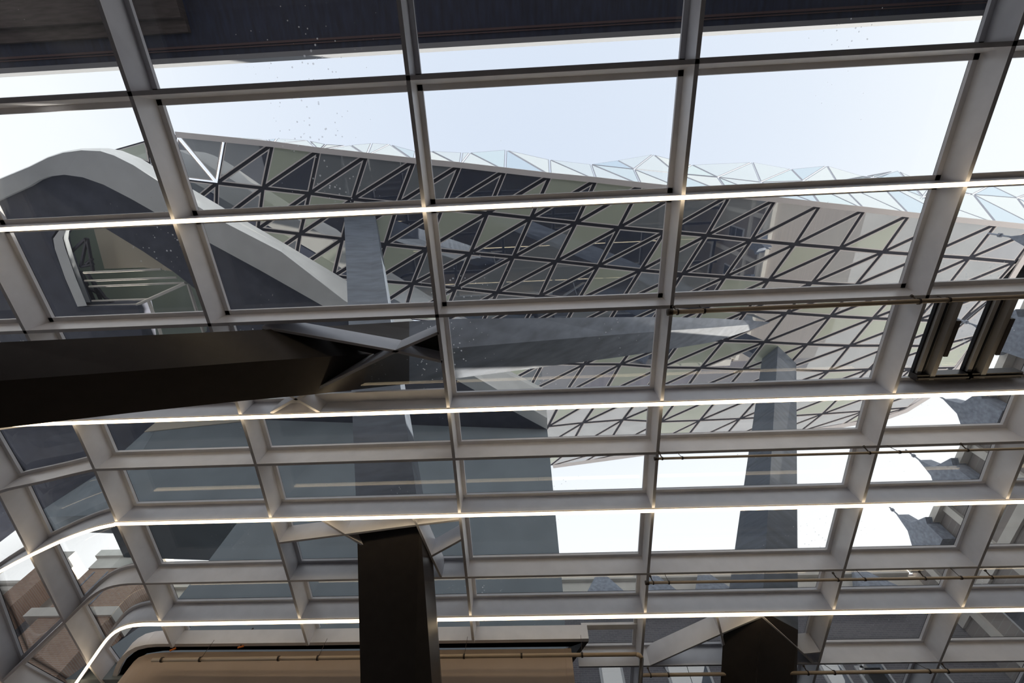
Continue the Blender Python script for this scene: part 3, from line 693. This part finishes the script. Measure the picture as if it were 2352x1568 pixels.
for px in (1383, 1500, 1624, 1745, 1996):
    p = at_y(px, 1322, NY - 0.9); b = MB(); apex = V((p.x, NY - 0.5, ZC - 0.1))
    base = [V((p.x - 0.75, NY - 1.0, ZC - 1.55)), V((p.x + 0.75, NY - 1.0, ZC - 1.55)), V((p.x + 0.75, NY - 0.05, ZC - 1.55)), V((p.x - 0.75, NY - 0.05, ZC - 1.55))]
    for k in range(4): b.face([base[k], base[(k + 1) % 4], apex])
    b.face(base[::-1]); dm = b.build('dormer_roof', 'slate_roof', nb)
    b = MB(); b.tube([apex - V((0, 0, 0.1)), apex + V((-0.06, 0, 0.45))], 0.05, 6); b.build('finial', 'slate_roof', dm)
for x_ in (1404, 1558, 1603, 1915, 2010):
    p = at_y(x_, 1545, NY); window(nb, (p.x - 0.42, NY - 0.08, p.z - 1.9), (p.x + 0.42, NY, p.z + 0.35), 'y')
for x_ in (-27, -24, -15, -13, 11.5, 13.5): window(nb, (x_ - 0.45, NY - 0.08, 9.2), (x_ + 0.45, NY, 11.2), 'y')
eb = thing('brick_building', 'tan brick wing with pointed slate dormers along the right side', 'building', 'brick wings around the courtyard')
b = MB(); b.box((EX, -7, 0), (EX + 6, NY, ZC - 0.25)); b.build('brick_wall', 'brick_e', eb)
b = MB(); b.box((EX - 0.3, -7, ZC - 0.42), (EX + 0.2, NY - 0.3, ZC - 0.2)); b.box((EX - 0.05, -7, ZC - 0.18), (EX + 0.2, NY - 0.3, ZC)); b.build('cornice', 'stone', eb)
b = MB(); b.box((EX - 0.12, -7, ZC - 2.6), (EX, NY - 0.1, ZC - 2.3)); b.build('string_course', 'stone', eb)
for dy in (3.0, 6.0, 8.95, 11.75, 14.6):
    b = MB()
    prof = [(dy - 0.62, ZC - 1.15), (dy + 0.5, ZC - 1.15), (dy + 0.55, ZC - 0.45), (dy + 0.75, ZC - 0.3), (dy + 0.3, ZC + 0.1), (dy + 0.08, ZC + 0.75), (dy - 0.12, ZC + 0.1), (dy - 0.85, ZC - 0.3), (dy - 0.65, ZC - 0.45)]
    b.prism([(EX - 0.55, yy, zz) for yy, zz in prof], (0.5, 0, 0)); dm = b.build('dormer_gable', 'slate_roof', eb)
    b = MB(); b.tube([V((EX - 0.5, dy + 0.08, ZC + 0.7)), V((EX - 0.52, dy + 0.08, ZC + 1.4))], 0.028, 6); b.tube([V((EX - 0.51, dy + 0.08, ZC + 0.98)), V((EX - 0.51, dy + 0.08, ZC + 1.06))], 0.07, 6); b.build('finial', 'slate_roof', dm)
    window(eb, (EX - 0.08, dy - 0.45, ZC - 5.4), (EX, dy + 0.45, ZC - 3.2), 'x')
    b = MB(); b.box((EX - 0.14, dy + 1.25, 3), (EX, dy + 1.55, ZC - 0.42)); b.build('pilaster', 'stone', eb)
sw = thing('brick_building', 'near brick wing whose dark eave hangs over the top of the view', 'building', 'brick wings around the courtyard')
b = MB(); b.box((-34, -9, 0), (EX + 6, -4.7, ZC)); b.build('brick_wall', 'brick', sw)
ye = -2.68
b = MB(); b.box((-34, -4.75, ZC + 0.0), (EX + 6, ye - 0.12, ZC + 0.35)); b.build('eave_soffit', 'soffit', sw)
for k, (ya, yb) in enumerate(((-3.05, -3.0), (-2.97, -2.945))):
    b = MB(); b.box((-34, ya, ZC - 0.03), (EX, yb, ZC)); b.build('eave_ledge', 'ledge', sw)
b = MB(); b.box((-34, -3.62, ZC - 0.12), (-8.4, -3.33, ZC)); b.box((-34, -4.75, ZC - 0.25), (-8.4, -3.62, ZC)); b.build('eave_boards', 'soffit_brown', sw)
b = MB(); b.box((-34, ye - 0.12, ZC - 0.05), (EX + 6, ye, ZC + 0.4)); b.build('fascia', 'fascia', sw)
# brick tower with a stone cap, and a chimney beside it
ty = 15.6
t0 = at_y(222, 1290, ty); t1 = at_y(338, 1285, ty); zt_ = at_y(280, 1268, ty).z
tw = thing('brick_tower', 'sunlit orange brick tower with stone cap seen at lower left', 'tower')
b = MB(); b.box((t0.x, ty, 0), (t1.x + 0.6, ty + 1.2, zt_ - 0.5)); b.build('brick_shaft', 'brick_o', tw)
b = MB(); b.box((t0.x - 0.15, ty - 0.18, zt_ - 0.32), (t1.x + 0.7, ty + 1.3, zt_)); b.box((t0.x - 0.02, ty - 0.05, zt_ - 0.85), (t1.x + 0.62, ty + 1.25, zt_ - 0.32)); b.build('stone_cap', 'stone', tw)
b = MB(); b.box((t0.x - 0.6, ty - 0.1, zt_ - 3.0), (t1.x + 0.7, ty + 1.2, zt_ - 2.65)); b.build('stone_band', 'stone', tw)
for k in range(3):
    xx = t0.x + 0.35 + k * 0.6; b = MB(); b.box((xx, ty - 0.02, zt_ - 2.5), (xx + 0.06, ty, zt_ - 1.0)); b.build('panel_groove', 'slate_roof', tw)
ch = thing('chimney', 'cream stone chimney cap beside the orange brick tower', 'chimney')
c0 = at_y(120, 1270, ty); c1 = at_y(176, 1270, ty); zc = c1.z
b = MB(); b.box((c0.x, ty, zc - 1.15), (c1.x - 0.12, ty + 1.0, zc - 0.4)); b.box((c0.x, ty, 0), (c1.x - 0.3, ty + 1.0, zc - 1.15)); b.build('stack', 'brick_o', ch)
b = MB(); b.box((c0.x - 0.1, ty - 0.12, zc - 0.45), (c1.x, ty + 1.1, zc)); b.build('cap', 'stone', ch)

# ------------------------------------------------------------------ floor and the ground outside
b = MB(); b.box((-24, -4.7, -0.2), (EX, NY, 0.0)); fl = b.build('floor', 'floor'); tag(fl, 'dark stone floor of the courtyard hall', kind='structure')
b = MB(); b.box((-160, -160, -0.6), (160, 160, -0.2)); gr = b.build('ground', 'paving'); tag(gr, 'pale paved quay around the buildings', kind='structure')
